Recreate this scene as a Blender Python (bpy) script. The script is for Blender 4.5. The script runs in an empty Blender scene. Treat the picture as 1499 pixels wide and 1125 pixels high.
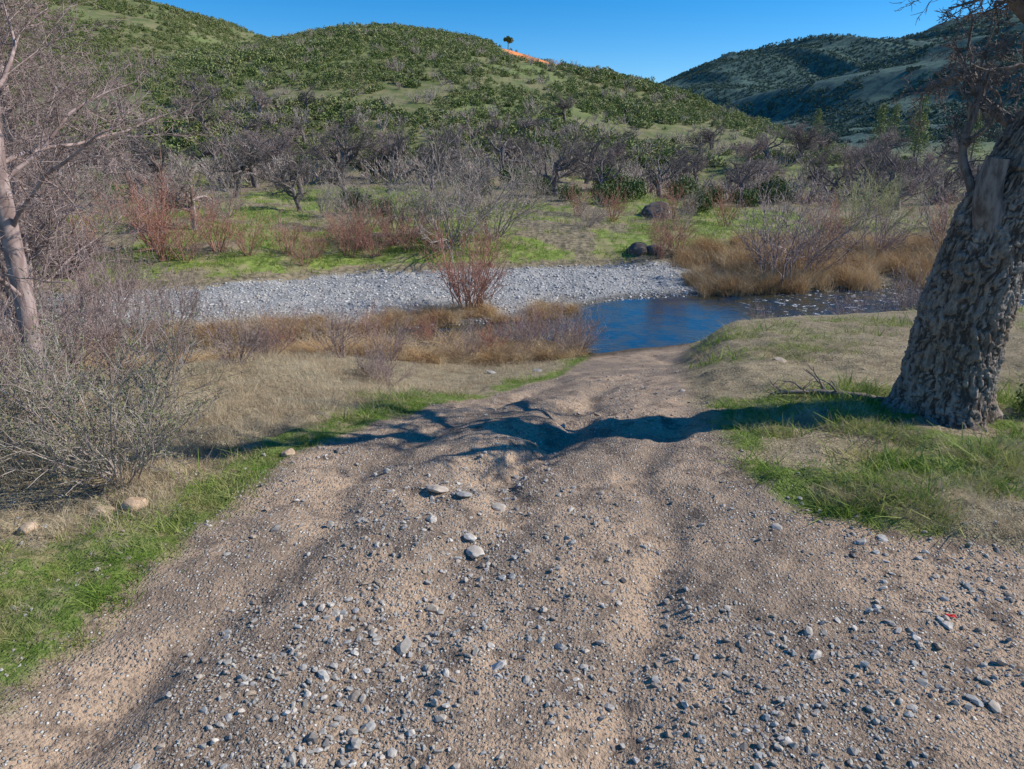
import bpy, bmesh, math, random
import numpy as np
from mathutils import Vector, Matrix
rs=np.random.RandomState(7); random.seed(7)
scene=bpy.context.scene
# ---------------------------------------------------------------- noise
_tabs=[np.random.RandomState(100+i).rand(256,256) for i in range(8)]
def vnoise(x,y,k=0):
    t=_tabs[k%8]; x=np.asarray(x,float);y=np.asarray(y,float)
    xi=np.floor(x).astype(int); yi=np.floor(y).astype(int)
    fx=x-xi; fy=y-yi; fx=fx*fx*fx*(fx*(fx*6-15)+10); fy=fy*fy*fy*(fy*(fy*6-15)+10)
    a=t[xi&255,yi&255];b=t[(xi+1)&255,yi&255];c=t[xi&255,(yi+1)&255];d=t[(xi+1)&255,(yi+1)&255]
    return (a*(1-fx)+b*fx)*(1-fy)+(c*(1-fx)+d*fx)*fy
def fbm(x,y,s,o=4,k=0):
    r=0;a=.5;n=0
    for i in range(o):
        r=r+a*vnoise(x*s+17.3*i,y*s+31.7*i,k+i); n+=a; a*=.5; s*=2.03
    return r/n
def sst(a,b,x):
    t=np.clip((x-a)/(b-a),0,1); return t*t*(3-2*t)
I=np.interp
# ---------------------------------------------------------------- terrain layout
def Ledge(y): return I(y,[0,2.7,3.8,4.8,5.9,7.4,9.2,12.5,16.5,18],[-2.8,-2.5,-2.4,-2.25,-2.1,-1.5,-.5,1.0,2.1,2.3])
def Redge(y): return I(y,[0,3,3.8,4.3,4.7,5.3,6.5,8.1,12.8,16,18],[9,6.2,4.2,2.8,2.2,1.85,2.05,2.2,3.2,4.3,4.8])
def yc(x): return I(x,[-60,-20,-14,-7.5,-2,1,3.5,6,10,15,25,60],[8,14,14.7,16.2,18.1,19.0,19.5,20.4,21.3,22.2,24,34])
def hw(x): return I(x,[-20,-3,-1,.8,2.0,3.5,6,10,25],[.7,.62,.6,.7,1.7,2.5,2.3,2.1,2.2])
def yf(x): return I(x,[-60,-20,-14,-10,-6,0,4,7,9,12,20,60],[14,19.4,21,22.4,25,26.3,27,27,25.5,25.5,27,38])
def hill1(x,y):
    R=I(x,[-170,-120,-85,-65,-51,-40,-26,-9,2,18,36,45,56,71,92],[4,14,25,33,36.6,38.8,40,38,35,30.5,24,19,11.5,2.5,0])
    R=R+(fbm(x,y*0+3,.03,3,2)-.5)*2.4
    p=np.clip((y-62)/(158),0,1.8)
    return np.maximum(R,0)*np.sin(p*np.pi/2)
def hill2(x,y):
    R=I(x,[-600,-300,-200,-110,-96,-78,-50,0],[110,95,82,57,53,45,28,0])
    p=np.clip((y-80)/(220),0,1.8)
    return R*np.sin(p*np.pi/2)
def hillB(x,y):
    R=I(x,[90,150,188,249,325,400,600,1200],[0,14,30,52,78,104,155,195])
    p=np.clip((y-250)/420,0,1.7)
    return R*np.sin(p*np.pi/2)
def hillA(x,y):
    R=I(x,[-200,0,150,268,332,396,480,588,650,715,800,1200,2000],[60,70,90,114,140,162,182,192,198,216,238,280,270])
    p=np.clip((y-750)/650,0,1.4)
    return R*np.sin(p*np.pi/2)
def smax(a,b,k): return .5*(a+b+np.sqrt((a-b)**2+k*k))-.5*k
GUL=[(-.9,1.5),(-.6,3.1),(-.15,4.6),(-.2,5.3),(.35,6.4),(1.0,8.3),(1.9,11)]
def guld(x,y):
    cx=I(y,[p[1] for p in GUL],[p[0] for p in GUL]); return x-cx
def height(x,y):
    x=np.asarray(x,float);y=np.asarray(y,float)
    c=yc(x);s=y-c;w=hw(x)
    left=I(s,[-40,-14,-11,-8,-5,-3,-1.6,-.8],[.1,0.02,-.08,-.38,-1.0,-1.6,-1.95,-2.12])
    road=I(s,[-40,-14,-12,-10.3,-6.8,-4,-2.8,-2.2],[.1,.0,-.12,-.45,-1.3,-1.86,-2.04,-2.2])
    kk=sst(-4.5,-.5,x);left=left*(1-kk)+np.minimum(left,road-.06)*kk
    right=I(s,[-60,-14,-12,-9,-7,-5,-4,-3,-2.0],[.3,.05,-.12,-.45,-.70,-1.0,-1.4,-1.9,-2.15])
    wl=sst(1.6,-.2,x-Ledge(y)); wr=sst(-.3,1.1,x-Redge(y))
    near=road*(1-wl)*(1-wr)+left*wl+right*wr*(1-wl)
    yy=np.maximum(y-yf(x),-30)
    bar=-1.72-.25*sst(0,1,(yf(x)-y)/np.maximum(yf(x)-c-w,.5))
    far=I(yy,[0,1.5,4,10,24,34,60,2000],[-1.7,-1.25,-.85,-.5,-.1,.3,.7,.7])
    fl=I(yy,[0,1.5,4,10,24,60,120],[-1.75,-1.5,-1.4,-1.3,-1.1,-.7,.2])
    k=sst(6,16,x); far=far*(1-k)+fl*k
    farz=np.where(yy<0,bar,far)
    bed=-2.15-.35*np.clip(1-(s/np.maximum(w,.1))**2,0,1)
    z=np.where(s<0,near,farz)
    z=np.where(s<0,np.where(-s<w,bed,z), bed*(1-sst(.85,1.5,s/w))+z*sst(.85,1.5,s/w))
    z=np.where((s<0)&(-s<w*1.2), np.minimum(z,-2.12), z)
    h=smax(hill1(x,y),hill2(x,y),8)*sst(60,85,y)
    h=smax(h,hillB(x,y),10)*sst(60,85,y); h=np.maximum(h,hillA(x,y))
    rough=(fbm(x,y,.018,4,5)-.5)*I(y,[70,150,300,400],[0,6,6,0])*sst(2,14,h)
    rough=rough+(fbm(x+y*.5,y*.35,.0085,2,5)-.5)*I(y,[260,500,1400],[0,30,60])*sst(2,30,h)
    rough=rough-np.abs(fbm(x*1.0+y*.35,y*.22,.016,2,1)-.5)*I(y,[260,500,1400],[0,26,46])*sst(10,40,h)
    z=z+h+rough+(fbm(x,y,.12,2,4)-.5)*.9*sst(28,40,y)*sst(75,60,y)
    rm=np.clip(.5+np.minimum(x-Ledge(y),Redge(y)-x)/.8,0,1)*(s<-1)
    dry=sst(0,.6,np.maximum(-s-w*1.2,s-w*1.5))
    fl_=I(s,[-9,-5],[1,.35])*(s<0)+(s>=0)
    z=z+dry*fl_*((fbm(x,y,.55,3,3)-.5)*.22*(1-rm)+(fbm(x,y,3.1,3,4)-.5)*.13*(1-rm*.5)+(fbm(x,y,11,2,6)-.5)*.034*rm)*sst(60,20,-y)
    # washed-out gully between the two wheel tracks
    g=guld(x,y); a=I(y,[1,3,4.8,5.5,6.6,8,10,12],[.03,.05,.07,.17,.18,.13,.06,0])*sst(1,2,y)*(s<-3)
    gn=g+(fbm(x,y,1.6,3,2)-.5)*.6
    z=z-a*np.exp(-(gn/.22)**2)+a*.15*sst(-1.1,-.35,gn)*sst(.05,-.2,gn)
    z=z-.3*a*sst(.0,.2,gn)*sst(1.4,.5,gn)
    for off,dd in ((-1.25,.075),(1.3,.075)):
        z=z-dd*rm*np.exp(-((g-off+(fbm(y,y*0,.5,2,1)-.5)*.5)/.2)**2)*(s<-4)
    return z
def H(x,y): return float(height(np.array([x]),np.array([y]))[0])
def roadm(x,y):
    return np.clip(.5+np.minimum(x-Ledge(y),Redge(y)-x)/.9,0,1)*(y-yc(x)<0)
def barm(x,y):
    return np.clip(.5+np.minimum(np.minimum(y-yc(x)-hw(x)*.6,yf(x)-y+.2),8-x)/.9,0,1)
def greenm(x,y):
    n=fbm(x,y,.45,3,6); n2=fbm(x,y,.13,3,2);n3=fbm(x,y,1.1,3,4)
    d=Ledge(y)-x; s=y-yc(x)
    m=np.zeros_like(x)
    vl=sst(-.15,.15,d)*(1-sst(.3,1.1,d+(n-.5)*1.8))*(s<-2.5)*1.0
    fl=sst(4.9,3.4,y)*sst(-.1,.3,d)*.8
    gr=sst(-.1,.35,x-Redge(y)+(n3-.5)*.8)*(s<-3)*np.maximum(sst(.42,.54,n)*.5*sst(.34,.52,n3),sst(9.2,7.2,y)*sst(3.9,4.7,y+(n3-.5)*1.5)*sst(.34,.50,n3)*.9)
    fr=sst(.3,1.2,y-yf(x))*sst(75,50,y)*sst(.42,.56,n2*.6+n*.4)*(x<16)
    fr2=sst(.3,1.2,y-yf(x))*sst(60,40,y)*sst(.5,.6,n2)*(x>=16)*.5
    m=np.maximum.reduce([vl,fl,gr,fr,fr2]); return np.clip(m,0,1)
# ---------------------------------------------------------------- helpers
def mesh_np(name,V,F,smooth=True,mat=None):
    me=bpy.data.meshes.new(name); V=np.asarray(V,np.float32);F=np.asarray(F,np.int32)
    k=F.shape[1]
    me.vertices.add(len(V)); me.vertices.foreach_set('co',V.ravel())
    me.loops.add(F.size); me.loops.foreach_set('vertex_index',F.ravel())
    me.polygons.add(len(F)); me.polygons.foreach_set('loop_start',np.arange(0,F.size,k,dtype=np.int32))
    try: me.polygons.foreach_set('loop_total',np.full(len(F),k,np.int32))
    except Exception: pass
    me.polygons.foreach_set('use_smooth',np.full(len(F),smooth))
    me.update(calc_edges=True)
    if mat: me.materials.append(mat)
    return me
def add_obj(name,me,loc=(0,0,0),rot=(0,0,0),sc=1,parent=None):
    o=bpy.data.objects.new(name,me); scene.collection.objects.link(o)
    o.location=loc;o.rotation_euler=rot
    o.scale=(sc,sc,sc) if not hasattr(sc,'__len__') else sc
    if parent:o.parent=parent
    return o
# ---------------------------------------------------------------- node helpers
def newmat(name):
    m=bpy.data.materials.new(name); m.use_nodes=True; nt=m.node_tree; nt.nodes.clear()
    o=nt.nodes.new('ShaderNodeOutputMaterial'); b=nt.nodes.new('ShaderNodeBsdfPrincipled')
    nt.links.new(b.outputs[0],o.inputs[0]); b.inputs['Roughness'].default_value=.85
    b.inputs['Specular IOR Level'].default_value=.15
    return m,nt,b
class NT:
    def __init__(s,nt): s.nt=nt; s.pos=None
    def P(s):
        if not s.pos: s.pos=s.nt.nodes.new('ShaderNodeNewGeometry').outputs['Position']
        return s.pos
    def set(s,sock,v):
        if isinstance(v,bpy.types.NodeSocket): s.nt.links.new(v,sock)
        elif hasattr(v,'__len__') and len(v)==3 and sock.type=='RGBA': sock.default_value=(*v,1)
        else: sock.default_value=v
    def noise(s,sc,det=4,rough=.55,vec=None,out=0):
        n=s.nt.nodes.new('ShaderNodeTexNoise'); n.inputs['Scale'].default_value=sc;n.inputs['Detail'].default_value=det;n.inputs['Roughness'].default_value=rough
        s.nt.links.new(vec or s.P(),n.inputs['Vector']); return n.outputs[out]
    def vor(s,sc,vec=None,feat='F1',rand=1):
        n=s.nt.nodes.new('ShaderNodeTexVoronoi'); n.feature=feat;n.inputs['Scale'].default_value=sc
        s.nt.links.new(vec or s.P(),n.inputs['Vector']); return n
    def mix(s,f,a,b):
        n=s.nt.nodes.new('ShaderNodeMix');n.data_type='RGBA'
        s.set(n.inputs[0],f);s.set(n.inputs[6],a);s.set(n.inputs[7],b);return n.outputs[2]
    def math(s,op,a,b=0.0,c=None):
        n=s.nt.nodes.new('ShaderNodeMath');n.operation=op
        s.set(n.inputs[0],a);s.set(n.inputs[1],b)
        if c is not None:s.set(n.inputs[2],c)
        return n.outputs[0]
    def mr(s,v,a,b,c=0,d=1,smooth=True):
        n=s.nt.nodes.new('ShaderNodeMapRange'); n.interpolation_type='SMOOTHSTEP' if smooth else 'LINEAR'
        s.set(n.inputs[0],v);n.inputs[1].default_value=a;n.inputs[2].default_value=b;n.inputs[3].default_value=c;n.inputs[4].default_value=d
        return n.outputs[0]
    def ramp(s,f,cols):
        n=s.nt.nodes.new('ShaderNodeValToRGB');e=n.color_ramp.elements
        for i,(p,c) in enumerate(cols):
            el=e[i] if i<2 else e.new(p)
            el.position=p; el.color=(*c,1)
        s.set(n.inputs[0],f);return n.outputs[0]
    def attr(s,name):
        n=s.nt.nodes.new('ShaderNodeAttribute');n.attribute_name=name
        x=s.nt.nodes.new('ShaderNodeSeparateXYZ');s.nt.links.new(n.outputs['Vector'],x.inputs[0]);return x.outputs
    def cell(s,v):
        sx=s.nt.nodes.new('ShaderNodeSeparateColor');s.nt.links.new(v.outputs['Color'],sx.inputs[0]);return sx.outputs[0]
    def sepz(s):
        z=s.nt.nodes.new('ShaderNodeSeparateXYZ');s.nt.links.new(s.P(),z.inputs[0]);return z.outputs
    def rand(s): return s.nt.nodes.new('ShaderNodeObjectInfo').outputs['Random']
    def bump(s,h,st,dist,nrm=None):
        n=s.nt.nodes.new('ShaderNodeBump');n.inputs['Strength'].default_value=st;n.inputs['Distance'].default_value=dist
        s.set(n.inputs['Height'],h)
        if nrm:s.nt.links.new(nrm,n.inputs['Normal'])
        return n.outputs[0]
    def mapping(s,sc):
        n=s.nt.nodes.new('ShaderNodeMapping');n.inputs['Scale'].default_value=sc
        tc=s.nt.nodes.new('ShaderNodeTexCoord');s.nt.links.new(tc.outputs['Object'],n.inputs[0]);return n.outputs[0]
# ---------------------------------------------------------------- materials
def near_mat():
    m,nt,b=newmat('road_and_verge_mat');n=NT(nt);A=n.attr('zoneA')
    nb=n.noise(.9,3);nm=n.noise(4,4,.65);nf=n.noise(38,3,.65)
    v1=n.vor(46);v2=n.vor(110)
    brk=n.math('ADD',n.math('MULTIPLY',n.math('SUBTRACT',nm,.5),1.1),n.math('MULTIPLY',n.math('SUBTRACT',nf,.5),.7))
    def msk(s,a=.38,c=.62): return n.mr(n.math('ADD',s,brk),a,c)
    dirt=n.mix(n.mr(nb,.42,.60),(.53,.375,.25),(.32,.23,.16))
    dirt=n.mix(n.mr(nm,.48,.66),dirt,(.20,.145,.105))
    dirt=n.mix(n.mr(nf,.5,.7,0,.85),dirt,(.12,.092,.072))
    c1=n.cell(v1)
    peb=n.ramp(c1,[(0,(.10,.085,.075)),(1,(.80,.73,.62)),(.3,(.24,.20,.165)),(.6,(.44,.36,.28)),(.8,(.34,.335,.32))])
    peb2=n.ramp(n.cell(v2),[(0,(.10,.08,.06)),(1,(.62,.51,.40)),(.5,(.29,.225,.17))])
    # only some of the cells are stones, the rest is packed dirt
    pm=n.math('MULTIPLY',n.mr(v1.outputs['Distance'],.46,.34),n.mr(n.math('ADD',c1,n.math('MULTIPLY',n.math('SUBTRACT',nm,.5),-2.2)),.5,.6))
    pm2=n.math('MULTIPLY',n.mr(v2.outputs['Distance'],.5,.35),n.mr(nb,.42,.56,.15,.7))
    dirt=n.mix(pm2,dirt,peb2);dirt=n.mix(pm,dirt,peb)
    soil=n.mix(n.mr(nm,.4,.6),(.36,.28,.175),(.19,.15,.09))
    soil=n.mix(n.mr(nf,.45,.65),soil,(.46,.38,.24))
    green=n.mix(n.mr(nf,.4,.62),(.10,.155,.03),(.21,.26,.065))
    green=n.mix(n.mr(nm,.5,.66),green,(.32,.27,.13))
    col=n.mix(msk(A[1],.45,.75),soil,green)
    col=n.mix(msk(A[0]),col,dirt)
    col=n.mix(n.mr(n.sepz()[2],-1.88,-2.02,0,.75),col,(.05,.042,.03))
    nt.links.new(col,b.inputs['Base Color'])
    hgt=n.math('ADD',n.math('MULTIPLY',n.math('SUBTRACT',1,v1.outputs['Distance']),n.math('MULTIPLY',pm,.9)),n.math('MULTIPLY',nf,1.1))
    nt.links.new(n.bump(hgt,1.0,.026),b.inputs['Normal']);b.inputs['Roughness'].default_value=.95
    return m
def mid_mat():
    m,nt,b=newmat('gravel_bar_and_bank_mat');n=NT(nt);A=n.attr('zoneA')
    nb=n.noise(.9,2);nm=n.noise(5,3,.6);v3=n.vor(16)
    brk=n.math('MULTIPLY',n.math('SUBTRACT',nm,.5),1.3)
    soil=n.mix(n.mr(nm,.4,.6),(.31,.25,.16),(.14,.12,.075))
    green=n.mix(n.mr(nm,.4,.62),(.13,.19,.035),(.25,.30,.075));green=n.mix(n.mr(nb,.48,.62),green,(.31,.28,.13))
    col=n.mix(n.mr(n.math('ADD',A[1],brk),.45,.75),soil,green)
    bar=n.ramp(n.cell(v3),[(0,(.22,.22,.22)),(1,(.66,.65,.63)),(.5,(.45,.445,.43))])
    bar=n.mix(n.mr(v3.outputs['Distance'],.3,.6),bar,(.22,.215,.20))
    bar=n.mix(n.mr(nb,.5,.75,0,.5),bar,(.50,.46,.41))
    col=n.mix(n.mr(n.math('ADD',A[2],brk),.38,.62),col,bar)
    col=n.mix(n.mr(n.sepz()[2],-1.9,-2.03,0,.75),col,(.05,.042,.03))
    nt.links.new(col,b.inputs['Base Color'])
    return m
def hill_mat():
    m,nt,b=newmat('hill_mat');n=NT(nt);B=n.attr('zoneB')
    hn=n.noise(.35,4,.6)
    col=n.mix(n.mr(hn,.4,.6),(.23,.21,.105),(.13,.155,.055))
    col=n.mix(n.mr(n.noise(.05,3),.48,.62),col,(.19,.225,.08))
    fc_haze=n.mix(n.mr(n.noise(.11,5,.8),.42,.58),(.04,.08,.078),(.105,.165,.125))  # far hill ground, aerial haze painted in as a blue-green base colour
    col=n.mix(B[2],col,fc_haze)
    col=n.mix(n.mr(n.math('ADD',B[1],n.math('MULTIPLY',n.math('SUBTRACT',hn,.5),.5)),.34,.48),col,(.82,.29,.10))
    nt.links.new(col,b.inputs['Base Color']);return m
def stone_mat(name,cols):
    m,nt,b=newmat(name);n=NT(nt)
    c=n.ramp(n.rand(),cols);tc=n.mapping((1,1,1));q=n.noise(3,2,.7,tc)
    c=n.mix(n.mr(q,.35,.6,.45,0),c,(.22,.19,.16))
    c=n.mix(n.mr(q,.58,.75,0,.6),c,(.70,.64,.55))
    nt.links.new(c,b.inputs['Base Color'])
    b.inputs['Roughness'].default_value=.8;return m
def bark_mat(name,c1,c2,c3,sc=1.0,bmp=True):
    m,nt,b=newmat(name);n=NT(nt)
    mp=n.mapping((14*sc,14*sc,4*sc));q=n.noise(1,4 if bmp else 1,.65,mp)
    c=n.mix(n.mr(q,.38,.64),c1,c2)
    if bmp: c=n.mix(n.mr(n.noise(1.3*sc,2),.45,.7,0,.8),c,c3);nt.links.new(n.bump(q,.7,.03),b.inputs['Normal'])
    c=n.mix(n.mr(n.rand(),0,1,0,.5,False),c,c3)
    nt.links.new(c,b.inputs['Base Color'])
    return m
def bigbark_mat():
    m,nt,b=newmat('big_oak_bark_mat');n=NT(nt)
    A=n.attr('furrow');mp=n.mapping((26,26,9));q=n.noise(1,4,.7,mp);w=n.noise(1.6,3)
    c=n.mix(n.mr(w,.4,.62),(.37,.32,.275),(.33,.245,.18))
    c=n.mix(n.mr(q,.40,.62),n.mix(.65,c,(.10,.08,.065)),c)
    f=n.math('ADD',A[0],n.math('MULTIPLY',n.math('SUBTRACT',q,.5),.7))
    c=n.mix(n.mr(f,.05,.44,.88,0),c,(.06,.045,.036))
    c=n.mix(n.mr(n.noise(3.2,3),.58,.70,0,.4),c,(.48,.47,.43))
    nt.links.new(c,b.inputs['Base Color']);nt.links.new(n.bump(q,.9,.03),b.inputs['Normal']);b.inputs['Roughness'].default_value=.95
    return m
def leaf_mat(name,ca,cb,cc,trans=0,ns=1.1):
    m,nt,b=newmat(name);n=NT(nt)
    c=n.mix(n.rand(),ca,cb); c=n.mix(n.mr(n.noise(ns,2),.42,.66),c,cc)
    nt.links.new(c,b.inputs['Base Color']);b.inputs['Roughness'].default_value=.6
    if trans:
        t=nt.nodes.new('ShaderNodeBsdfTranslucent');nt.links.new(c,t.inputs[0]);mx=nt.nodes.new('ShaderNodeMixShader');mx.inputs[0].default_value=trans
        o=[q for q in nt.nodes if q.type=='OUTPUT_MATERIAL'][0]
        nt.links.new(b.outputs[0],mx.inputs[1]);nt.links.new(t.outputs[0],mx.inputs[2]);nt.links.new(mx.outputs[0],o.inputs[0])
    return m
M_near=near_mat();M_mid=mid_mat();M_hill=hill_mat()
greycols=[(0,(.34,.31,.27)),(1,(.76,.69,.60)),(.2,(.48,.42,.35)),(.4,(.34,.34,.33)),(.55,(.62,.55,.47)),(.7,(.40,.30,.21)),(.85,(.20,.185,.17))]
M_stone=stone_mat('stone_mat',greycols)
M_bar=stone_mat('bar_stone_mat',[(0,(.44,.43,.42)),(1,(.76,.74,.71)),(.3,(.60,.59,.57)),(.6,(.32,.32,.32)),(.8,(.62,.57,.50))])
M_tan=stone_mat('tan_rock_mat',[(0,(.60,.44,.30)),(1,(.55,.36,.22))])
M_boul=stone_mat('boulder_mat',[(0,(.11,.09,.08)),(1,(.15,.12,.10))])
M_bark=bark_mat('oak_bark_mat',(.065,.052,.048),(.29,.245,.225),(.21,.165,.15),1,False)
M_bigbark=bigbark_mat()
M_limb=bark_mat('oak_limb_mat',(.08,.068,.06),(.29,.25,.225),(.20,.155,.135))
M_pink=bark_mat('twig_pink_mat',(.17,.125,.11),(.50,.40,.36),(.36,.25,.225),1,False)
M_red=bark_mat('willow_red_mat',(.32,.135,.095),(.54,.285,.21),(.46,.31,.23),1,False)
M_wgrey=bark_mat('willow_grey_mat',(.26,.21,.18),(.54,.46,.39),(.40,.31,.27),1,False)
M_log=bark_mat('dead_branch_mat',(.12,.10,.085),(.33,.29,.26),(.22,.18,.15))
M_yel=bark_mat('willow_yellow_mat',(.38,.35,.16),(.54,.50,.28),(.42,.42,.19),1,False)
M_chap=leaf_mat('chaparral_leaf_mat',(.14,.19,.05),(.245,.28,.095),(.31,.30,.145),0,.5)
M_chapf=leaf_mat('far_chaparral_haze_leaf_mat',(.055,.105,.085),(.095,.15,.11),(.13,.185,.125))  # distant leaves, blue-green shift of the haze put into their colour
M_dark=leaf_mat('evergreen_leaf_mat',(.055,.095,.028),(.11,.16,.045),(.17,.20,.075))
M_green=leaf_mat('green_grass_mat',(.15,.265,.035),(.27,.36,.065),(.40,.38,.15),.3,2.2)
M_dry=leaf_mat('dry_grass_mat',(.56,.44,.27),(.45,.35,.24),(.66,.55,.37),.2)
M_reed=leaf_mat('reed_mat',(.60,.41,.21),(.42,.27,.14),(.66,.51,.31),.2)
M_leafgrey=leaf_mat('shrub_leaf_mat',(.16,.19,.08),(.23,.245,.115),(.28,.25,.16))
# ---------------------------------------------------------------- ground sheet
def axis(a0,a1,c,s0,g):
    up=[c];
    while up[-1]<a1: up.append(up[-1]+s0+g*max(0,abs(up[-1]-c)-1.5))
    dn=[c]
    while dn[-1]>a0: dn.append(dn[-1]-s0-g*max(0,abs(dn[-1]-c)-1.5))
    return np.array(dn[::-1][:-1]+up)
xs=axis(-900,1700,0,.035,.0135); ys=axis(-60,2200,4.2,.035,.0125)
X,Y=np.meshgrid(xs,ys); Z=height(X,Y)
nx,ny=len(xs),len(ys)
idx=np.arange(nx*ny).reshape(ny,nx)
F=np.stack([idx[:-1,:-1],idx[:-1,1:],idx[1:,1:],idx[1:,:-1]],-1).reshape(-1,4)
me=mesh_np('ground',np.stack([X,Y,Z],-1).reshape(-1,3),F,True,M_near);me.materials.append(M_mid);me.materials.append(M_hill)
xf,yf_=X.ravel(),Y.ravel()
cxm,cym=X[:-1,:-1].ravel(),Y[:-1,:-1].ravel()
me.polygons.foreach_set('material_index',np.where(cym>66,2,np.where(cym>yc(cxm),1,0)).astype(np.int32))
zA=np.stack([roadm(xf,yf_),greenm(xf,yf_),barm(xf,yf_)],-1).astype(np.float32)
def orangef(x,y): return np.exp(-(((x-7.5-(176-y)*.12)/8.5)**2+((y-176)/23)**2))*1.3
zB=np.stack([sst(62,78,yf_),np.clip(orangef(xf,yf_),0,1)*(yf_<230),sst(260,360,yf_)],-1).astype(np.float32)  # last channel fades in the painted haze tint with distance
for nm,arr in(('zoneA',zA),('zoneB',zB)):
    a=me.attributes.new(nm,'FLOAT_VECTOR','POINT');a.data.foreach_set('vector',arr.ravel())
add_obj('ground',me)
# ---------------------------------------------------------------- water
def water():
    m,nt,b=newmat('creek_water_mat');n=NT(nt)
    b.inputs['IOR'].default_value=1.33;b.inputs['Specular IOR Level'].default_value=.65
    z=n.sepz()
    rif=n.mr(z[0],5.5,9,.20,1.0)
    h=n.math('MULTIPLY',n.noise(5,3,.6),rif)
    nt.links.new(n.bump(h,.5,.10),b.inputs['Normal'])
    foam=n.math('MULTIPLY',n.mr(n.noise(4.5,4,.75),.58,.65),n.mr(z[0],6.5,9,0,1))
    nt.links.new(n.mix(foam,n.mix(n.mr(n.noise(1.6,4,.65),.38,.62),(.012,.04,.075),(.055,.05,.028)),(.75,.77,.8)),b.inputs['Base Color'])
    nt.links.new(n.mr(foam,0,1,.03,.7),b.inputs['Roughness'])
    xx=np.linspace(-40,60,101);rows=[yc(xx)+o*(hw(xx)*1.7+.3) for o in np.linspace(-1,1,5)]
    V=np.concatenate([np.stack([xx,r,np.full_like(xx,-2.05)],-1) for r in rows])
    i=np.arange(len(V)).reshape(5,101)
    F=np.stack([i[:-1,:-1],i[:-1,1:],i[1:,1:],i[1:,:-1]],-1).reshape(-1,4)
    add_obj('creek_water',mesh_np('creek_water',V,F,True,m))
water()
# ---------------------------------------------------------------- scatter with geometry nodes
def proto_collection(name,meshes):
    c=bpy.data.collections.new(name)
    for i,m in enumerate(meshes):
        o=bpy.data.objects.new('%s_%s'%(name,chr(97+i)),m);c.objects.link(o)
    return c
total=0
def scatter(name,x,y,scl,coll,npro,tilt=.15,sink=0.0,z=None,nonuni=.2):
    global total
    n=len(x);total+=n
    if z is None: z=height(x,y)
    V=np.stack([x,y,z-sink*scl],-1).astype(np.float32)
    me=bpy.data.meshes.new(name);me.vertices.add(n);me.vertices.foreach_set('co',V.ravel())
    r=np.stack([rs.normal(0,tilt,n),rs.normal(0,tilt,n),rs.rand(n)*6.283],-1).astype(np.float32)
    s=(scl[:,None]*(1+rs.uniform(-nonuni,nonuni,(n,3)))).astype(np.float32)
    a=me.attributes.new('rot','FLOAT_VECTOR','POINT');a.data.foreach_set('vector',r.ravel())
    a=me.attributes.new('scl','FLOAT_VECTOR','POINT');a.data.foreach_set('vector',s.ravel())
    a=me.attributes.new('pid','INT','POINT');a.data.foreach_set('value',rs.randint(0,npro,n).astype(np.int32))
    o=add_obj(name,me)
    ng=bpy.data.node_groups.new(name+'_nodes','GeometryNodeTree')
    ng.interface.new_socket('Geometry',in_out='INPUT',socket_type='NodeSocketGeometry')
    ng.interface.new_socket('Geometry',in_out='OUTPUT',socket_type='NodeSocketGeometry')
    gi=ng.nodes.new('NodeGroupInput');go=ng.nodes.new('NodeGroupOutput')
    ip=ng.nodes.new('GeometryNodeInstanceOnPoints');ci=ng.nodes.new('GeometryNodeCollectionInfo')
    ci.inputs['Collection'].default_value=coll;ci.inputs['Separate Children'].default_value=True;ci.inputs['Reset Children'].default_value=True
    def na(nm,t):
        q=ng.nodes.new('GeometryNodeInputNamedAttribute');q.data_type=t;q.inputs['Name'].default_value=nm;return q.outputs[0]
    L=ng.links.new
    L(gi.outputs[0],ip.inputs['Points']);L(ci.outputs[0],ip.inputs['Instance']);ip.inputs['Pick Instance'].default_value=True
    L(na('pid','INT'),ip.inputs['Instance Index']);L(na('scl','FLOAT_VECTOR'),ip.inputs['Scale'])
    er=ng.nodes.new('FunctionNodeEulerToRotation');L(na('rot','FLOAT_VECTOR'),er.inputs[0]);L(er.outputs[0],ip.inputs['Rotation'])
    L(ip.outputs[0],go.inputs[0])
    md=o.modifiers.new('scatter','NODES');md.node_group=ng
    return o
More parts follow.
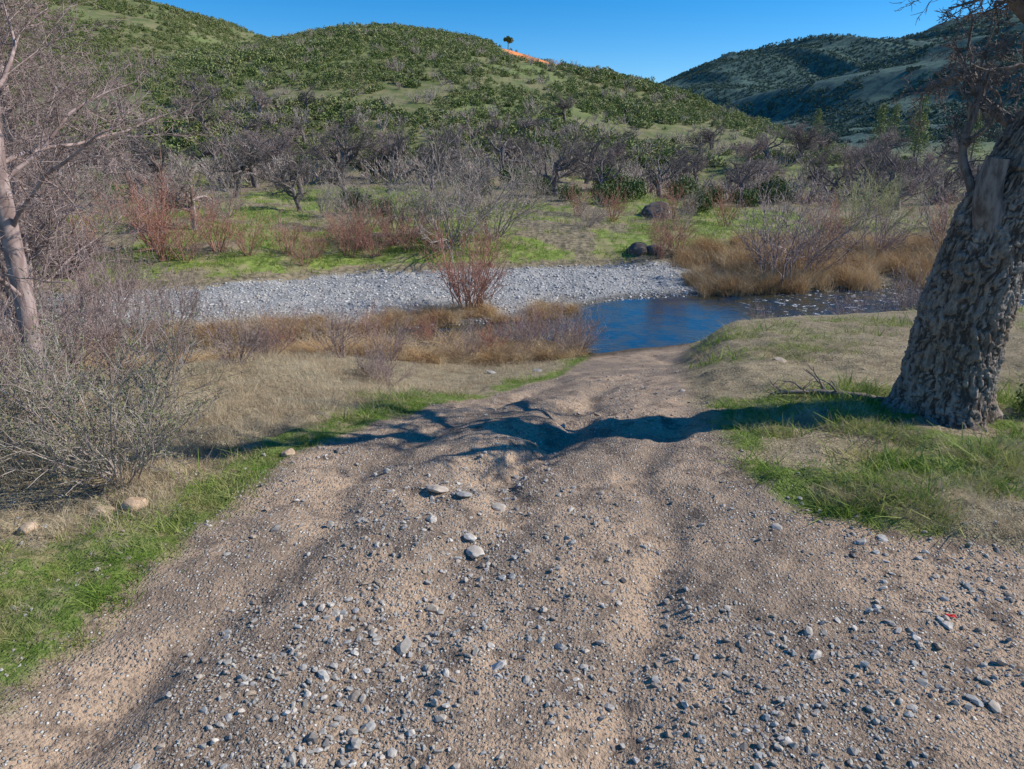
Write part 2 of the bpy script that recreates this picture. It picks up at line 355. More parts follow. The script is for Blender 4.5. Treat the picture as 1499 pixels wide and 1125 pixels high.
# ---------------------------------------------------------------- prototypes
def stone_mesh(name,npts,mat,flat=.6,seed=0,smooth=False):
    r=np.random.RandomState(seed);bm=bmesh.new()
    p=r.normal(size=(npts,3));p/=np.linalg.norm(p,axis=1)[:,None];p*=r.uniform(.86,1.0,(npts,1))
    p*=np.array([1,r.uniform(.6,.9),flat*r.uniform(.7,1.1)])*.5
    vs=[bm.verts.new(q) for q in p];bmesh.ops.convex_hull(bm,input=vs)
    for v in [v for v in bm.verts if not v.link_faces]: bm.verts.remove(v)
    m=bpy.data.meshes.new(name);bm.to_mesh(m);bm.free();m.materials.append(mat)
    m.polygons.foreach_set('use_smooth',[smooth]*len(m.polygons));return m
def blades(name,n,h,spread,w,lean,mat,seed,seg=3):
    r=np.random.RandomState(seed)
    a=r.rand(n)*6.283;rad=spread*np.sqrt(r.rand(n));bx,by=rad*np.cos(a),rad*np.sin(a)
    hh=h*r.uniform(.45,1.05,n);ld=r.rand(n)*6.283;ln=lean*r.uniform(.1,1.2,n)*hh
    fa=r.rand(n)*6.283
    V=[];
    ts=np.linspace(0,1,seg+1)
    for t in ts:
        cx=bx+np.cos(ld)*ln*t*t;cy=by+np.sin(ld)*ln*t*t;cz=hh*(t-.35*t*t*min(lean,1.3))
        ww=w*(1-t*.85)*.5
        V.append(np.stack([cx-np.cos(fa)*ww,cy-np.sin(fa)*ww,cz],-1));V.append(np.stack([cx+np.cos(fa)*ww,cy+np.sin(fa)*ww,cz],-1))
    V=np.stack(V,1)
    k=2*(seg+1);b=np.arange(n)[:,None]*k
    F=[]
    for i in range(seg): F.append(np.stack([b[:,0]+2*i,b[:,0]+2*i+1,b[:,0]+2*i+3,b[:,0]+2*i+2],-1))
    return mesh_np(name,V.reshape(-1,3),np.concatenate(F),True,mat)
def leafcloud(n,seed,size,lobes=9,flat=.8,rmin=.45):
    r=np.random.RandomState(seed);lc=[]
    for i in range(lobes):
        a=r.rand()*6.283;q=.36*math.sqrt(r.rand());lc.append((q*math.cos(a),q*math.sin(a),r.uniform(.15,.62)*flat*(1.15-q),r.uniform(.10,.22)))
    lc=np.array(lc);k=r.randint(0,lobes,n)
    d=r.normal(size=(n,3));d/=np.linalg.norm(d,axis=1)[:,None];rr=r.uniform(rmin,1.12,n)**.6
    P=lc[k,:3]+d*(lc[k,3]*rr)[:,None];P[:,2]=np.abs(P[:,2])
    nr=d*.8+r.normal(size=(n,3))*.6;nr/=np.linalg.norm(nr,axis=1)[:,None]
    t=np.cross(nr,r.normal(size=(n,3)));t/=np.linalg.norm(t,axis=1)[:,None];b=np.cross(nr,t)
    s=(size*r.uniform(.6,1.3,n))[:,None]
    V=np.stack([P-t*s,P-b*s*.5,P+t*s,P+b*s*.5],1)
    return V.reshape(-1,3),np.arange(4*n).reshape(-1,4)
def norm3(v):
    l=math.sqrt(v[0]*v[0]+v[1]*v[1]+v[2]*v[2]) or 1;return (v[0]/l,v[1]/l,v[2]/l)
def branch(out,R,p,d,L,r,lvl,P):
    n=P['seg'][lvl];st=L/n;pts=[p];rad=[r];dirs=[d];w=P['w'][lvl];up=P['up'][lvl]
    r1=r*P['tap'][lvl]
    for i in range(n):
        d=norm3((d[0]+R.gauss(0,w),d[1]+R.gauss(0,w),d[2]+R.gauss(0,w)+up))
        p=(p[0]+d[0]*st,p[1]+d[1]*st,p[2]+d[2]*st);pts.append(p);dirs.append(d);rad.append(r+(r1-r)*(i+1)/n)
    out.append((pts,rad,P['sides'][lvl]))
    if lvl+1<len(P['seg']):
        nc=P['n'][lvl];t0=P['t0'][lvl]
        for c in range(nc):
            t=t0+(1-t0)*(c+R.random()*.9)/nc; f=t*n;i=min(int(f),n-1);g=f-i
            q=tuple(pts[i][k]+(pts[i+1][k]-pts[i][k])*g for k in range(3));dd=dirs[i+1]
            ang=P['ang'][lvl]*R.uniform(.6,1.3)*(1 if c<nc-1 else .45)
            a=R.random()*6.283
            ref=(0,0,1) if abs(dd[2])<.9 else (1,0,0)
            u=norm3((dd[1]*ref[2]-dd[2]*ref[1],dd[2]*ref[0]-dd[0]*ref[2],dd[0]*ref[1]-dd[1]*ref[0]))
            v=(dd[1]*u[2]-dd[2]*u[1],dd[2]*u[0]-dd[0]*u[2],dd[0]*u[1]-dd[1]*u[0])
            ca,sa=math.cos(ang),math.sin(ang);cc,cs=math.cos(a),math.sin(a)
            nd=tuple(dd[k]*ca+(u[k]*cc+v[k]*cs)*sa for k in range(3))
            rr=(rad[i]+(rad[i+1]-rad[i])*g)
            branch(out,R,q,nd,L*P['lr'][lvl]*R.uniform(.65,1.2)*(1.15-.45*t),max(rr*P['rr'][lvl],P['rmin']),lvl+1,P)
def tubes(pl):
    grp={}
    for pts,rad,s in pl: grp.setdefault((len(pts),s),[]).append((pts,rad))
    VV=[];FF=[];off=0
    for (n,s),L in grp.items():
        Pn=np.array([l[0] for l in L]);Rn=np.array([l[1] for l in L]);m=len(L)
        T=np.empty_like(Pn);T[:,1:-1]=Pn[:,2:]-Pn[:,:-2];T[:,0]=Pn[:,1]-Pn[:,0];T[:,-1]=Pn[:,-1]-Pn[:,-2]
        T/=np.linalg.norm(T,axis=2,keepdims=True)+1e-9
        ref=rs.normal(size=(m,1,3))
        mean=T.mean(1,keepdims=True);ref=ref-mean*(ref*mean).sum(2,keepdims=True)/((mean*mean).sum(2,keepdims=True)+1e-9)
        U=np.cross(T,np.broadcast_to(ref,T.shape));U/=np.linalg.norm(U,axis=2,keepdims=True)+1e-9
        W=np.cross(T,U);a=np.arange(s)*2*np.pi/s
        V=Pn[:,:,None,:]+Rn[:,:,None,None]*(np.cos(a)[None,None,:,None]*U[:,:,None,:]+np.sin(a)[None,None,:,None]*W[:,:,None,:])
        VV.append(V.reshape(-1,3))
        i=np.arange(m*n*s).reshape(m,n,s)+off;j=np.roll(i,-1,2)
        FF.append(np.stack([i[:,:-1],j[:,:-1],j[:,1:],i[:,1:]],-1).reshape(-1,4));off+=m*n*s
    return np.concatenate(VV),np.concatenate(FF)
OAK=dict(seg=[5,8,5,4,2],w=[.12,.26,.30,.32,.3],up=[.02,.03,.02,.01,.0],tap=[.75,.28,.3,.35,.5],sides=[8,6,4,3,3],
 n=[7,8,6,6],t0=[.45,.25,.15,.15],ang=[1.05,.9,.85,.85],lr=[1.35,.48,.48,.48],rr=[.58,.5,.5,.6],rmin=.0095)
def oak(name,seed,Ht=7,mat=None,P=OAK):
    R=random.Random(seed);out=[];
    branch(out,R,(0,0,-.15),norm3((R.uniform(-.2,.2),R.uniform(-.2,.2),1)),Ht*.33,Ht*.034,0,P)
    V,F=tubes(out)
    return mesh_np(name,V,F,True,mat)
def shrub(name,seed,Ht,mat,stems=16,open_=.55,tw=5,sub=7,rmin=.006,wander=.13,leaf=None):
    R=random.Random(seed);out=[]
    P=dict(seg=[6,4,2],w=[wander*.7,wander,wander*1.3],up=[.04,.05,.03],tap=[.3,.35,.5],sides=[4,3,3],n=[sub,tw],t0=[.22,.2],ang=[.55,.6],lr=[.45,.5],rr=[.55,.6],rmin=rmin)
    for i in range(stems):
        a=R.random()*6.283;q=R.random()*.12*Ht;t=R.uniform(.1,open_*1.4)
        branch(out,R,(q*math.cos(a),q*math.sin(a),-.05),norm3((math.cos(a)*t,math.sin(a)*t,1)),Ht*R.uniform(.5,1.0),rmin*R.uniform(1.8,3.2),0,P)
    V,F=tubes(out);me=mesh_np(name,V,F,True,mat)
    if leaf:
        tips=np.array([l[0][-1] for l in out if l[2]==3]+[l[0][len(l[0])//2] for l in out if l[2]==3]);r=np.random.RandomState(seed)
        nl=leaf[1];k=r.randint(0,len(tips),nl);Pn=tips[k]+r.normal(0,leaf[2]*1.5,(nl,3))
        t=r.normal(size=(nl,3));t/=np.linalg.norm(t,axis=1)[:,None];b=np.cross(t,r.normal(size=(nl,3)));b/=np.linalg.norm(b,axis=1)[:,None]
        s=leaf[2]*r.uniform(.6,1.3,(nl,1));V2=np.stack([Pn-t*s,Pn-b*s*.5,Pn+t*s,Pn+b*s*.5],1).reshape(-1,3)
        F2=np.arange(4*nl).reshape(-1,4)+len(V)
        me=mesh_np(name,np.concatenate([V,V2]),np.concatenate([F,F2]),True,mat);me.materials.append(leaf[0])
        mi=np.zeros(len(F)+nl,np.int32);mi[len(F):]=1;me.polygons.foreach_set('material_index',mi)
    return me
# stones ------------------------------------------------------------
SC=proto_collection('gravel_stone',[stone_mesh('gravel_stone_%d'%i,11+3*i,M_stone,.62,i) for i in range(6)])
BC=proto_collection('river_stone',[stone_mesh('river_stone_%d'%i,18,M_bar,.6,20+i,True) for i in range(5)])
def near_pts(n,y0,y1,seed):
    r=np.random.RandomState(seed);y=y0*(y1/y0)**(r.rand(n)**1.0);x=r.uniform(-1,1,n)*(y*.85+1.2);return x,y,r
def stones(name,n,smin,smax,seed,thr,pw=2.2,y1=13):
    x,y,r=near_pts(n,1.6,y1,seed)
    rm=roadm(x,y);g=np.abs(guld(x,y));d=fbm(x,y,1.3,3,1)+.32*np.exp(-(g/.3)**2)*sst(7,4,y)+ .12*sst(2,4,x-0)*sst(5.5,4,y)
    d=d-.14*np.exp(-((g-1.3)/.35)**2)
    keep=(rm+ (fbm(x,y,2.5,2,3)-.5)*.8>.35)&(d+r.uniform(-.2,.2,n)>thr)
    x,y=x[keep],y[keep];s=smin+(smax-smin)*r.rand(len(x))**pw
    return scatter(name,x,y,s,SC,6,.3,-.08)
stones('gravel',80000,.008,.026,1,.50,2.2)
stones('loose_stones',24000,.022,.062,2,.56,3)
stones('larger_stones',1300,.05,.11,3,.63,2.8,10)
x,y,r=near_pts(2500,1.8,12,9);k=roadm(x,y)<.3;scatter('verge_stones',x[k],y[k],.01+.05*r.rand(k.sum())**4,SC,6,.3,-.05)
r=np.random.RandomState(5);n=52000;x=r.uniform(-24,9,n);y=r.uniform(14,28,n);k=(barm(x,y)+ (fbm(x,y,1.2,3,2)-.5)*.5>.45);x,y=x[k],y[k]
scatter('gravel_bar_stones',x,y,.03+.11*r.rand(len(x))**3,BC,5,.25,-.05)
n=3000;x=r.uniform(-9,14,n);s_=r.uniform(-1.2,1.35,n);y=yc(x)+s_*hw(x);k=np.abs(s_)>.85
scatter('creek_edge_stones',x[k],y[k],.04+.13*r.rand(k.sum())**3,BC,5,.3,-.1)
# grass ------------------------------------------------------------
GC=proto_collection('grass_tuft',[blades('grass_tuft_%d'%i,26,.105,.06,.0058,.9,M_green,i,2) for i in range(4)])
DC=proto_collection('dry_grass_tuft',[blades('dry_grass_tuft_%d'%i,24,.26,.10,.0048,.9,M_dry,40+i,2) for i in range(4)])
FGC=proto_collection('far_grass_tuft',[blades('far_grass_tuft_%d'%i,20,.24,.4,.032,.8,M_green,60+i,1) for i in range(3)])
RC=proto_collection('reed_clump',[blades('reed_clump_%d'%i,42,1.0,.3,.019,.8,M_reed,80+i,2) for i in range(4)])
RC2=proto_collection('bent_reed_clump',[blades('bent_reed_clump_%d'%i,54,.8,.25,.017,2.0,M_reed,90+i,3) for i in range(3)])
x,y,r=near_pts(80000,1.8,16,11);gm=greenm(x,y);k=(gm*fbm(x,y,1.8,3,0)*1.9>r.uniform(.2,1,len(x)))&(roadm(x,y)<.62)&(y-yc(x)<-2.8)
xr=sst(0,1,x-Redge(y))
scatter('green_grass',x[k],y[k],r.uniform(.4,1.5,k.sum())*(1+.6*xr[k])*I(fbm(x[k],y[k],2.2,2,5),[.35,.65],[.4,1.9])*I(y[k],[2,5,16],[.6,1,1.4]),GC,4,.2,.05)
x,y,r=near_pts(32000,1.8,17,12);gm=greenm(x,y);s_=y-yc(x);lf=x<Ledge(y)
dn=np.where(lf,sst(.2,1.5,Ledge(y)-x)*sst(2.8,5,y)*sst(.3,.55,fbm(x,y,.7,3,1)),.9*sst(.42,.58,fbm(x,y,.9,3,1)))
k=(dn>r.rand(len(x)))&(roadm(x,y)<.2)&(s_<-1.2)
scatter('dry_grass',x[k],y[k],r.uniform(.35,1.15,k.sum())*np.where(x[k]<Ledge(y[k]),1.1,.7),DC,4,.25,.05)
x,y,r=near_pts(12000,1.8,12,14);k=(roadm(x,y)<.3)&(r.rand(len(x))<.4)
scatter('dead_grass_litter',x[k],y[k],r.uniform(.2,.5,k.sum()),DC,4,1.0,.0)
n=32000;r=np.random.RandomState(15);x=r.uniform(-45,45,n);y=26+50*r.rand(n)**1.4-6;k=(y>yf(x)+.2)&(greenm(x,y)*.85+.06>r.rand(n))
scatter('hillside_grass',x[k],y[k],r.uniform(.4,1.3,k.sum()),FGC,3,.2,.05)
n=13000;x=r.uniform(-45,45,n);y=r.uniform(19,80,n);k=(y>yf(x)+.1)&((1-greenm(x,y)*.75)>r.rand(n))
scatter('hillside_dry_grass',x[k],y[k],r.uniform(1.,2.4,k.sum()),DC,4,.2,.05)
n=4200;x=r.uniform(6.3,32,n);y=yc(x)+hw(x)+.2+r.rand(n)**1.2*5.5;k=fbm(x,y,.8,3,1)>.38
scatter('reed_bed',x[k],y[k],r.uniform(.6,1.15,k.sum())*I(x[k],[6.3,8,20],[.7,1,1.2]),RC,4,.15,.05)
n=4400;x=r.uniform(-16,2.0,n);s_=np.where(r.rand(n)<.7,-r.uniform(.6,3.6,n),r.uniform(.7,1.9,n));y=yc(x)+s_;k=(fbm(x,y,.9,3,4)>.44)&(x<Ledge(y)-.3)
scatter('creekside_reeds',x[k],y[k],r.uniform(.3,.78,k.sum()),RC2,3,.25,.03)
# chaparral ------------------------------------------------------------
CH=[]
for i in range(5):
    V,F=leafcloud(130,200+i,.08,9);CH.append(mesh_np('chaparral_shrub_%d'%i,V,F,False,M_chap))
CC=proto_collection('chaparral_shrub',CH)
GS=[shrub('bare_hill_shrub_%d'%i,300+i,1.0,M_wgrey,9,.9,3,4,.011) for i in range(2)]
GSC=proto_collection('bare_hill_shrub',GS)
n=60000;r=np.random.RandomState(21);y=64+200*r.rand(n)**1.0;x=-1.0*y+r.rand(n)*(1.0*y+100)
k=(fbm(x,y,.07,4,3)+.4*(fbm(x,y,.35,2,1)-.5)>.37+.10*sst(90,62,y))&(height(x,y)>.8)&(x<100)
k&=~((orangef(x,y)>.17)|((orangef(x,y+14)>.45)&(y>140)))
x,y=x[k],y[k];scatter('hill_chaparral',x,y,(.7+1.3*r.rand(len(x))**1.6)*I(fbm(x,y,.05,2,5),[.3,.7],[.8,1.3]),CC,5,.12,.05)
n=800;y=52+42*r.rand(n)**1.3;x=-1.1*y+r.rand(n)*(1.1*y+75)
scatter('hill_bare_brush',x,y,r.uniform(1.2,2.6,n),GSC,2,.1,.03)
n=350;y=95+80*r.rand(n);x=-1.0*y+r.rand(n)*(1.0*y+50)
scatter('hill_dead_brush',x,y,r.uniform(1.1,2.0,n),GSC,2,.1,.03)
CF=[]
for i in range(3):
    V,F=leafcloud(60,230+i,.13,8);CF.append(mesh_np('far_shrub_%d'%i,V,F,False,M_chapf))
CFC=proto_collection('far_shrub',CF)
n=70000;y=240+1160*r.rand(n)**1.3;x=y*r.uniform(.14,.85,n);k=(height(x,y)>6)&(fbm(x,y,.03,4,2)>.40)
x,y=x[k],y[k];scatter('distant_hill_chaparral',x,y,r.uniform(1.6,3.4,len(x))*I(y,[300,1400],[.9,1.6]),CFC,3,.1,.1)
# ---------------------------------------------------------------- trees
def put(name,me,x,y,s=1,rz=None,sink=.03):
    if rz is None: rz=random.random()*6.28
    return add_obj(name,me,(x,y,H(x,y)-sink),(0,0,rz),s)
oaks=[oak('oak_tree_mesh_%d'%i,500+i,7,M_bark) for i in range(6)]
PINKT=dict(OAK);PINKT.update(n=[8,9,7,6],rmin=.009)
pinks=[oak('pink_oak_mesh_%d'%i,540+i,7,M_pink,PINKT) for i in range(3)]
W_grey=[shrub('willow_grey_mesh_%d'%i,600+i,3.6,M_wgrey,18,1.0,5,8,.009,.24) for i in range(3)]
W_pink=[shrub('willow_pink_mesh_%d'%i,610+i,3,M_pink,17,.6,5,7,.008,.17) for i in range(3)]
W_red=[shrub('willow_red_mesh_%d'%i,620+i,2.4,M_red,20,.6,4,6,.007,.14) for i in range(3)]
W_yel=[shrub('willow_yellow_mesh_0',630,4,M_yel,16,.7,5,8,.010,.2)]
def egm(i,s=.03,n=2600):
    V,F=leafcloud(n,240+i,s,26,.85);return mesh_np('evergreen_shrub_mesh_%d'%i,V,F,False,M_dark)
EG=[egm(i) for i in range(3)]
for i,(x,y,s) in enumerate([(2.8,46,1.0),(9.8,47,.8),(-16.2,42,.85),(-18.5,52,1.05),(-12.5,54,1.1),(-8.5,57,1.1),(-4.5,53,1.0),(-23,48,.95),(-28,55,1.1),(-1,60,1.1),
    (6,58,1.0),(-33,46,1.1),(-21,62,1.1),(13,60,.8),(17,52,.7),(-38,60,1.2),(20,62,.8),(25,56,.8),(30,62,.9),(-10,44,.75),(-5.2,47.5,.8),(-13.8,47,.8),(-26,42,.8),(-20,39,.7),(-2,42,.65),(5.5,44,.7),(-11.5,38.5,.6)]):
    put('oak_tree',oaks[i%6],x,y,s)
OC=proto_collection('foothill_oak',oaks[:4]+pinks[:1]);r=np.random.RandomState(77);n=70
y=58+38*r.rand(n)**1.2;x=-.72*y+r.rand(n)*(.72*y+48)
scatter('foothill_trees',x,y,r.uniform(.55,1.0,n),OC,5,.05,.02)
for i,(x,y,s) in enumerate([(22,44,.7),(26,48,.8),(31,52,.8),(28,40,.65),(36,56,.9),(35,47,.8),(19,74,.9),(26,80,1.),(33,84,1.1),(40,80,1.1),(46,90,1.1),(52,84,1.1),(60,100,1.2),(23,66,.8),(30,72,.9),(38,68,.9)]):
    put('oak_tree',pinks[i%3] if i%2 else oaks[(i+2)%6],x,y,s)
for i,(x,y,s) in enumerate([(-10.5,13.5,.9),(-14,18,1.0),(-17,24,1.0),(-20,30,1.0),(-13.5,30,.7),(-24,36,1.05),(-9.6,10.6,.75),(-12.5,20,.7)]):
    put('bare_tree',pinks[i%3],x,y,s)
for i,(x,y,s) in enumerate([(-2.6,28.5,1.2),(-.8,30,1.1),(-4.2,29.5,.85),(-7,31,.75),(3.5,33,.5),(-9,34,.6),(-14,35,.7),(-3,36,.7),(-18,32,.8),(8,33,.5),(1,40,.7)]): put('grey_willow',W_grey[i%3],x,y,s)
for i,(x,y,s) in enumerate([(9.3,23.9,1.2),(10.6,24.8,.95),(12.4,21.0,.6),(17,27,1.1),(1.5,16.0,.42),(1.7,16.7,.38),(-2.6,14.0,.36),(-1.0,15.4,.34),(-3.4,13.2,.4),(6.9,18.5,.3),(14,27,.9),(.4,15.9,.36),(.9,17.2,.42),(9.6,19.3,.4),(11.4,20.0,.45)]): put('pink_willow',W_pink[i%3],x,y,s)
for i,(x,y,s) in enumerate([(-1.4,20.2,1.05),(-1.0,20.4,.85),(-12.2,24.5,1.15),(-13,25.5,1.2),(-10.8,25.8,.9),(-8.3,26.0,.7),(-7.3,26.0,.55),(-6.2,26.6,.7),(-5.2,26.8,.65),(-9.6,25.4,.65),(-4.0,27.3,.6),
     (-3.1,27.4,.55),(5.9,27.8,.75),(6.6,28.1,.7),(-14.5,23,1.2),(-16.5,23,1.2),(-3.6,17.0,.5),(-7.5,25.2,.5),(-.5,16.6,.42),(13,29,.9),(19,31,1.0),(22,29,1.0),(-5.4,15.6,.45),(-11.4,24.4,.8),(-6.7,28,.6),(8.2,36,.8),(5,35.5,.8),(3.4,36.5,.7),(10.5,35,.8),
     (-5.8,27.6,.8),(-4.8,28.2,.8),(-1.2,27.6,.6),(.4,17.7,.45),(-2.2,17.2,.4)]): put('red_willow',W_red[i%3],x,y,s)
for x,y,s in [(17.5,36,.75),(19.5,37,.7)]: put('yellow_willow',W_yel[0],x,y,s)
for i,(x,y,s) in enumerate([(-8.2,37,2.2),(-6.6,36,1.6),(5.2,40,2.2),(7.0,42,2.2),(10.2,39,1.8),(3.2,41,1.7),(12,43,2.0),(-11,58,3.2),(0.5,52,3.0),(12,50,2.6),(-2,44,2.2),(15,46,2.2),(19,52,3),(-24,42,2.4),(2.2,47,2.3),(7,52,3.),(-17,60,3.2)]):
    put('evergreen_shrub',EG[i%3],x,y,s)
bush=shrub('left_bush_mesh',700,1.4,M_wgrey,30,.8,6,8,.0034,.18,(M_leafgrey,8000,.011))
put('bare_bush',bush,-3.35,5.45,1.0)
put('bare_bush',bush,-4.7,5.9,.95,2.0)
bush2=shrub('left_bush_mesh_b',702,2.0,M_pink,20,.8,6,8,.0045,.18)
for x,y,s in [(-5.6,9.2,.8),(-7,10.5,1.0),(-4.4,10.4,.55),(-8.5,12.2,1.1),(-2.2,10.8,.38),(-1.9,10.2,.32),(-10.5,15.6,1.1),(-5.9,7.2,.75),(-9,17.8,.9),(-11.5,19.3,1.1),(-7.4,7.9,1.1),(-6,12,.6),(-4.6,12.6,.5)]: put('bare_bush',bush2,x,y,s)
put('evergreen_shrub',EG[0],-5.6,6.6,.8);put('evergreen_shrub',EG[1],5.75,6.9,.8)
LT=dict(OAK);LT.update(seg=[9,7,5,4,2],n=[15,10,8,5],t0=[.22,.15,.12,.1],lr=[.40,.5,.5,.5],rmin=.004,ang=[1.0,.8,.8,.8],w=[.05,.2,.26,.28,.25],rr=[.30,.45,.5,.55],sides=[10,6,4,3,3])
def lt(seed,Ht):
    R=random.Random(seed);out=[];branch(out,R,(0,0,-.1),norm3((-.03,0,1)),Ht,.105,0,LT);V,F=tubes(out);return mesh_np('bare_tree_mesh_%d'%seed,V,F,True,M_pink)
put('bare_tree',lt(803,6.5),-5.55,7.7,1,0.6)
L2=lt(802,6.5)
put('bare_tree',L2,-7.6,10.6,1.0,1);put('bare_tree',L2,-10.0,14.0,1.1,3);put('bare_tree',L2,-7.6,9.0,.9,4.6)
V,F=leafcloud(1200,260,.06,12);V[:,2]+=.55;tv,tf=tubes([([(0,0,-.1),(.02,0,.4),(0,0,.9)],[.04,.03,.02],6)])
ridge=mesh_np('ridge_pine_mesh',np.concatenate([tv,V]),np.concatenate([tf,F+len(tv)]),False,M_dark)
put('ridge_tree',ridge,-1.0,190,3.0);put('ridge_tree',ridge,24,186,2.6);put('ridge_tree',ridge,27,184,2.2)
for x in (38,41): put('oak_tree',oaks[1],x,185,.5)
def pine(seed):
    R=random.Random(seed);out=[([(0,0,-.2),(0,.05,3),(.05,0,6),(0,0,10)],[.2,.16,.1,.03],7)];Ps=[]
    for i in range(60):
        t=.2+.8*i/60;z=10*t;L=2.6*(1-t)**.6*R.uniform(.3,1.15)+.2;a=i*2.4+R.random()
        e=(math.cos(a)*L,math.sin(a)*L,z+.2*L);out.append(([(0,0,z),e],[.04,.015],3))
        for j in range(22):
            u=R.uniform(.35,1.05);Ps.append((e[0]*u+R.gauss(0,.2),e[1]*u+R.gauss(0,.2),z+.2*L*u+R.gauss(0,.14)))
    V,F=tubes(out);Pn=np.array(Ps);r=np.random.RandomState(seed);nl=len(Pn)
    t=r.normal(size=(nl,3));t/=np.linalg.norm(t,axis=1)[:,None];b=np.cross(t,r.normal(size=(nl,3)));b/=np.linalg.norm(b,axis=1)[:,None]
    V2=np.stack([Pn-t*.17,Pn-b*.08,Pn+t*.17,Pn+b*.08],1).reshape(-1,3)
    me=mesh_np('pine_mesh_%d'%seed,np.concatenate([V,V2]),np.concatenate([F,np.arange(4*nl).reshape(-1,4)+len(V)]),False,M_bark);me.materials.append(M_chap)
    mi=np.zeros(len(F)+nl,np.int32);mi[len(F):]=1;me.polygons.foreach_set('material_index',mi);return me
pn=[pine(1),pine(2)]
for i,(x,y,s) in enumerate([(58,112,.8),(64,116,1.0),(61,122,.85),(69,124,.8),(82,130,.9),(53,128,.6)]): put('pine_tree',pn[i%2],x,y,s)
# ---------------------------------------------------------------- big oak, right foreground
BX,BY=4.62,6.9;bz=H(BX,BY)
emp=bpy.data.objects.new('oak_tree',None);scene.collection.objects.link(emp);emp.location=(BX,BY,bz)
nr,na_=480,300
zz=np.linspace(-.25,4.6,nr)[:,None];th=(np.arange(na_)*2*np.pi/na_)[None,:]
rad=I(zz,[-.25,0,.12,.4,.9,1.4,2.1,2.6,3.3,4.6],[.68,.56,.49,.44,.41,.39,.375,.34,.28,.2])
rad=rad*(1+.16*np.cos(4*th+.7+.4*np.sin(th))*np.exp(-np.maximum(zz,0)/.3)+.05*np.sin(2*th+zz*1.3)+.03*np.sin(3*th-zz*2))
cx=sum(I(zz+d,[-.25,0,.9,1.4,2.2,2.9,4.6],[-.05,-.03,-.02,.02,.2,.46,1.15]) for d in(-.2,-.1,0,.1,.2))/5+0*th;cy=I(zz,[-.25,0,2.7,4.6],[0,0,.05,.15])+0*th
u=th*.4
def bark(u,v):
    wu=u+(fbm(u,v,5,3,2)-.5)*.12;wv=v+(fbm(u+3,v,7,2,3)-.5)*.22
    a=1-np.abs(2*fbm(wu,wv*.42,15,3,1)-1)*2.8; b2=1-np.abs(2*fbm(wu+9,wv*.9,30,2,4)-1)*2.6
    return np.clip(a,-.8,.8)*.55+np.clip(b2,-.8,.8)*.45
bk=bark(u+0*zz,zz+0*th);bk2=bark(u-2*np.pi*.4+0*zz,zz+0*th);w_=sst(5.6,6.283,th);bk=bk*(1-w_)+bk2*w_
rr=rad-.032*bk-.04*(fbm(u*2,zz+0*th,4,3,0)-.5)
V=np.stack([cx+rr*np.cos(th),cy+rr*np.sin(th),zz+0*th],-1).reshape(-1,3)
i=np.arange(nr*na_).reshape(nr,na_);j=np.roll(i,-1,1);F=np.stack([i[:-1],j[:-1],j[1:],i[1:]],-1).reshape(-1,4)
tm=mesh_np('oak_trunk',V,F,True,M_bigbark)
fa=np.clip(.5-bk.ravel()*.62,0,1);a=tm.attributes.new('furrow','FLOAT_VECTOR','POINT');a.data.foreach_set('vector',np.stack([fa,fa,fa],-1).astype(np.float32).ravel())
add_obj('trunk',tm,parent=emp)
out=[];R=random.Random(33)
LB=dict(OAK);LB.update(seg=[9,8,6,4,3],w=[.2,.26,.3,.3,.3],up=[.03,.03,.02,.0,0],n=[7,6,6,5],t0=[.15,.12,.1,.1],lr=[.5,.5,.5,.5],ang=[.9,.9,.8,.8],rmin=.004,sides=[10,6,5,3,3],rr=[.42,.5,.5,.55])
def limb(p,d,L,r): branch(out,R,p,norm3(d),L,r,0,LB)
limb((1.1,.13,4.4),(.3,.5,1),2.6,.15)
limb((.9,.13,4.0),(-.8,.9,.5),2.4,.08)
limb((.5,.05,2.9),(-.75,-.1,.5),1.5,.06)
limb((.7,.05,3.5),(-.9,.2,.3),1.7,.07)
limb((-.2,.0,2.3),(-.45,.3,.85),1.1,.04)
limb((.4,.2,2.8),(-.5,.9,.25),1.8,.06)
st=[];branch(st,random.Random(4),(.05,-.12,1.8),norm3((-.5,-.12,.8)),.85,.15,0,dict(seg=[9],w=[.1],up=[.05],tap=[.66],sides=[14]));out+=st
V,F=tubes(out);add_obj('limbs',mesh_np('oak_limbs',V,F,True,M_limb),parent=emp)
out=[];FB=dict(seg=[10,6,3],w=[.16,.22,.25],up=[0,0,0],tap=[.4,.4,.5],sides=[8,5,3],n=[9,4],t0=[.15,.2],ang=[.7,.7],lr=[.3,.5],rr=[.4,.5],rmin=.005)
branch(out,random.Random(9),(0,0,0),norm3((-1,.1,-.05)),1.2,.05,0,FB);V,F=tubes(out)
add_obj('fallen_branch',mesh_np('fallen_branch',V,F,True,M_log),(4.2,7.3,H(4.1,7.3)+.05))
def rock(name,x,y,s,mat,seed,sc=(1,1,1)):
    r=np.random.RandomState(seed);bm=bmesh.new();bmesh.ops.create_icosphere(bm,subdivisions=4,radius=.5)
    dirs=r.normal(size=(16,3));dirs/=np.linalg.norm(dirs,axis=1)[:,None];hh=r.uniform(.33,.5,16)
    for v in bm.verts:
        p=np.array(v.co);
        for d_,h_ in zip(dirs,hh):
            e=p@d_-h_
            if e>0:p=p-d_*e*.92
        p*=1+.16*(fbm(np.array([p[0]*3+seed]),np.array([p[1]*3+p[2]*2]),2.5,3,1)[0]-.5)
        v.co=p
    me=bpy.data.meshes.new(name);bm.to_mesh(me);bm.free();me.materials.append(mat)
    for q in me.polygons:q.use_smooth=True
    return add_obj(name,me,(x,y,H(x,y)+s*.05),(r.rand()*.3,r.rand()*.3,r.rand()*6),(s*sc[0],s*sc[1],s*sc[2]*.75))
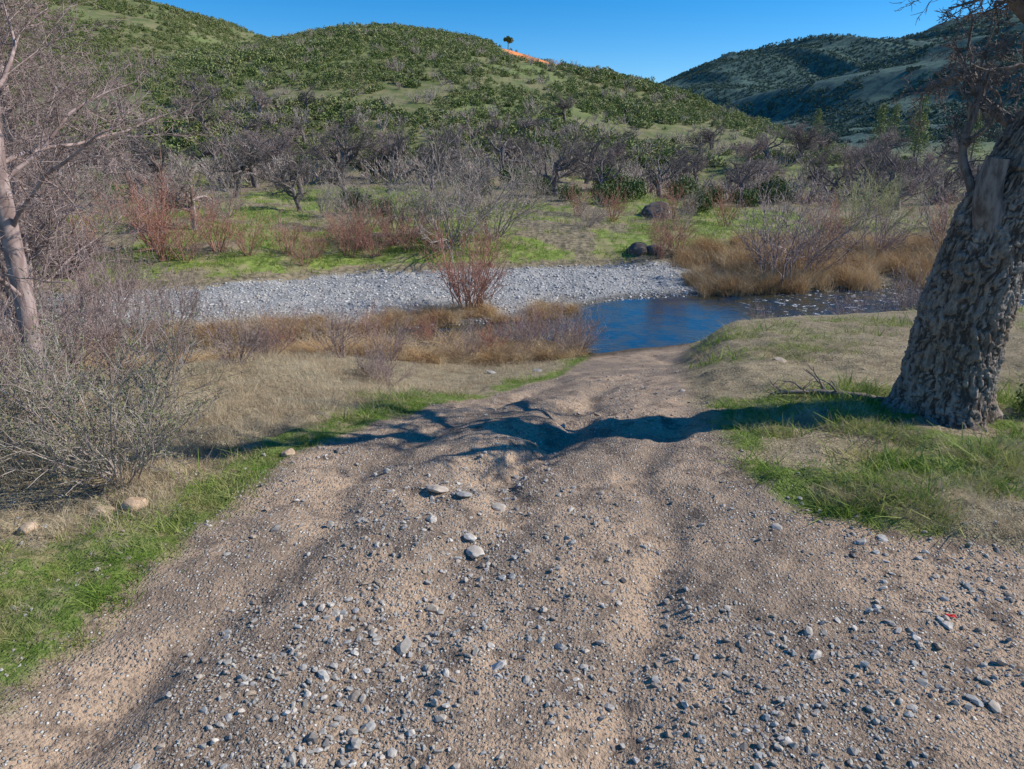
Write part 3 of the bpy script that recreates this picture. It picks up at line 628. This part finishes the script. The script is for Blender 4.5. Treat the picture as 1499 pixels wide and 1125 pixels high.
for i,(x,y,s) in enumerate([(-3.15,4.72,.19),(-2.93,4.78,.19),(-2.12,6.0,.13),(-3.5,4.4,.13)]): rock('rock',x,y,s,M_tan,i)
for i,(x,y,s) in enumerate([(-.6,5.05,.20),(-.38,4.93,.13),(-.1,4.9,.14),(-.25,4.2,.15),(-.3,4.35,.1),(.5,13.3,.2),(-.4,13.2,.25),(4.0,9.9,.2)]): rock('rock',x,y,s,M_stone,20+i,(1,1,.45))
for i,(x,y,s) in enumerate([(7.6,37,1.7),(5.1,28.2,1.0),(5.7,28.3,.8)]): rock('boulder',x,y,s,M_boul,50+i)
mr_,nt,b=newmat('red_plastic_mat');b.inputs['Base Color'].default_value=(.6,.03,.03,1);b.inputs['Roughness'].default_value=.4
rr_=np.random.RandomState(2);g=np.linspace(-.5,.5,7);GX,GY=np.meshgrid(g,g);V=np.stack([GX*.06,GY*.025,.008+rr_.rand(7,7)*.012],-1).reshape(-1,3)
i=np.arange(49).reshape(7,7);F=np.stack([i[:-1,:-1],i[:-1,1:],i[1:,1:],i[1:,:-1]],-1).reshape(-1,4)
add_obj('plastic_scrap',mesh_np('plastic_scrap',V,F,False,mr_),(2.55,3.38,H(2.55,3.38)+.005),(0,0,-.2))
# ---------------------------------------------------------------- light, sky, camera
el,az=math.radians(38),math.radians(86)
sv=Vector((math.sin(az)*math.cos(el),math.cos(az)*math.cos(el),math.sin(el)))
sl=bpy.data.lights.new('sun','SUN');sl.energy=5.0;sl.angle=math.radians(.5);sl.color=(1,.95,.87)
so=bpy.data.objects.new('sun',sl);scene.collection.objects.link(so);so.rotation_euler=sv.to_track_quat('Z','Y').to_euler();so.location=(30,10,30)
w=bpy.data.worlds.new('World');scene.world=w;w.use_nodes=True;nt=w.node_tree
bg=nt.nodes['Background'];sk=nt.nodes.new('ShaderNodeTexSky');sk.sky_type='NISHITA';sk.sun_disc=False
sk.sun_elevation=el;sk.sun_rotation=az;sk.altitude=1500;sk.air_density=1.0;sk.dust_density=.05;sk.ozone_density=4.5
hs=nt.nodes.new('ShaderNodeHueSaturation');hs.inputs['Saturation'].default_value=1.4
nt.links.new(sk.outputs[0],hs.inputs['Color']);nt.links.new(hs.outputs[0],bg.inputs[0]);bg.inputs[1].default_value=.15
cam=bpy.data.cameras.new('camera');co=bpy.data.objects.new('camera',cam);scene.collection.objects.link(co);scene.camera=co
cam.sensor_width=36;cam.lens=36*1013/1499;cam.clip_end=6000;cam.clip_start=.05
co.location=(0,0,2.6);co.rotation_euler=(math.radians(90-18.7),0,0)
scene.view_settings.view_transform='Standard';scene.view_settings.look='None';scene.view_settings.exposure=0
print('verts',nx,ny,total)
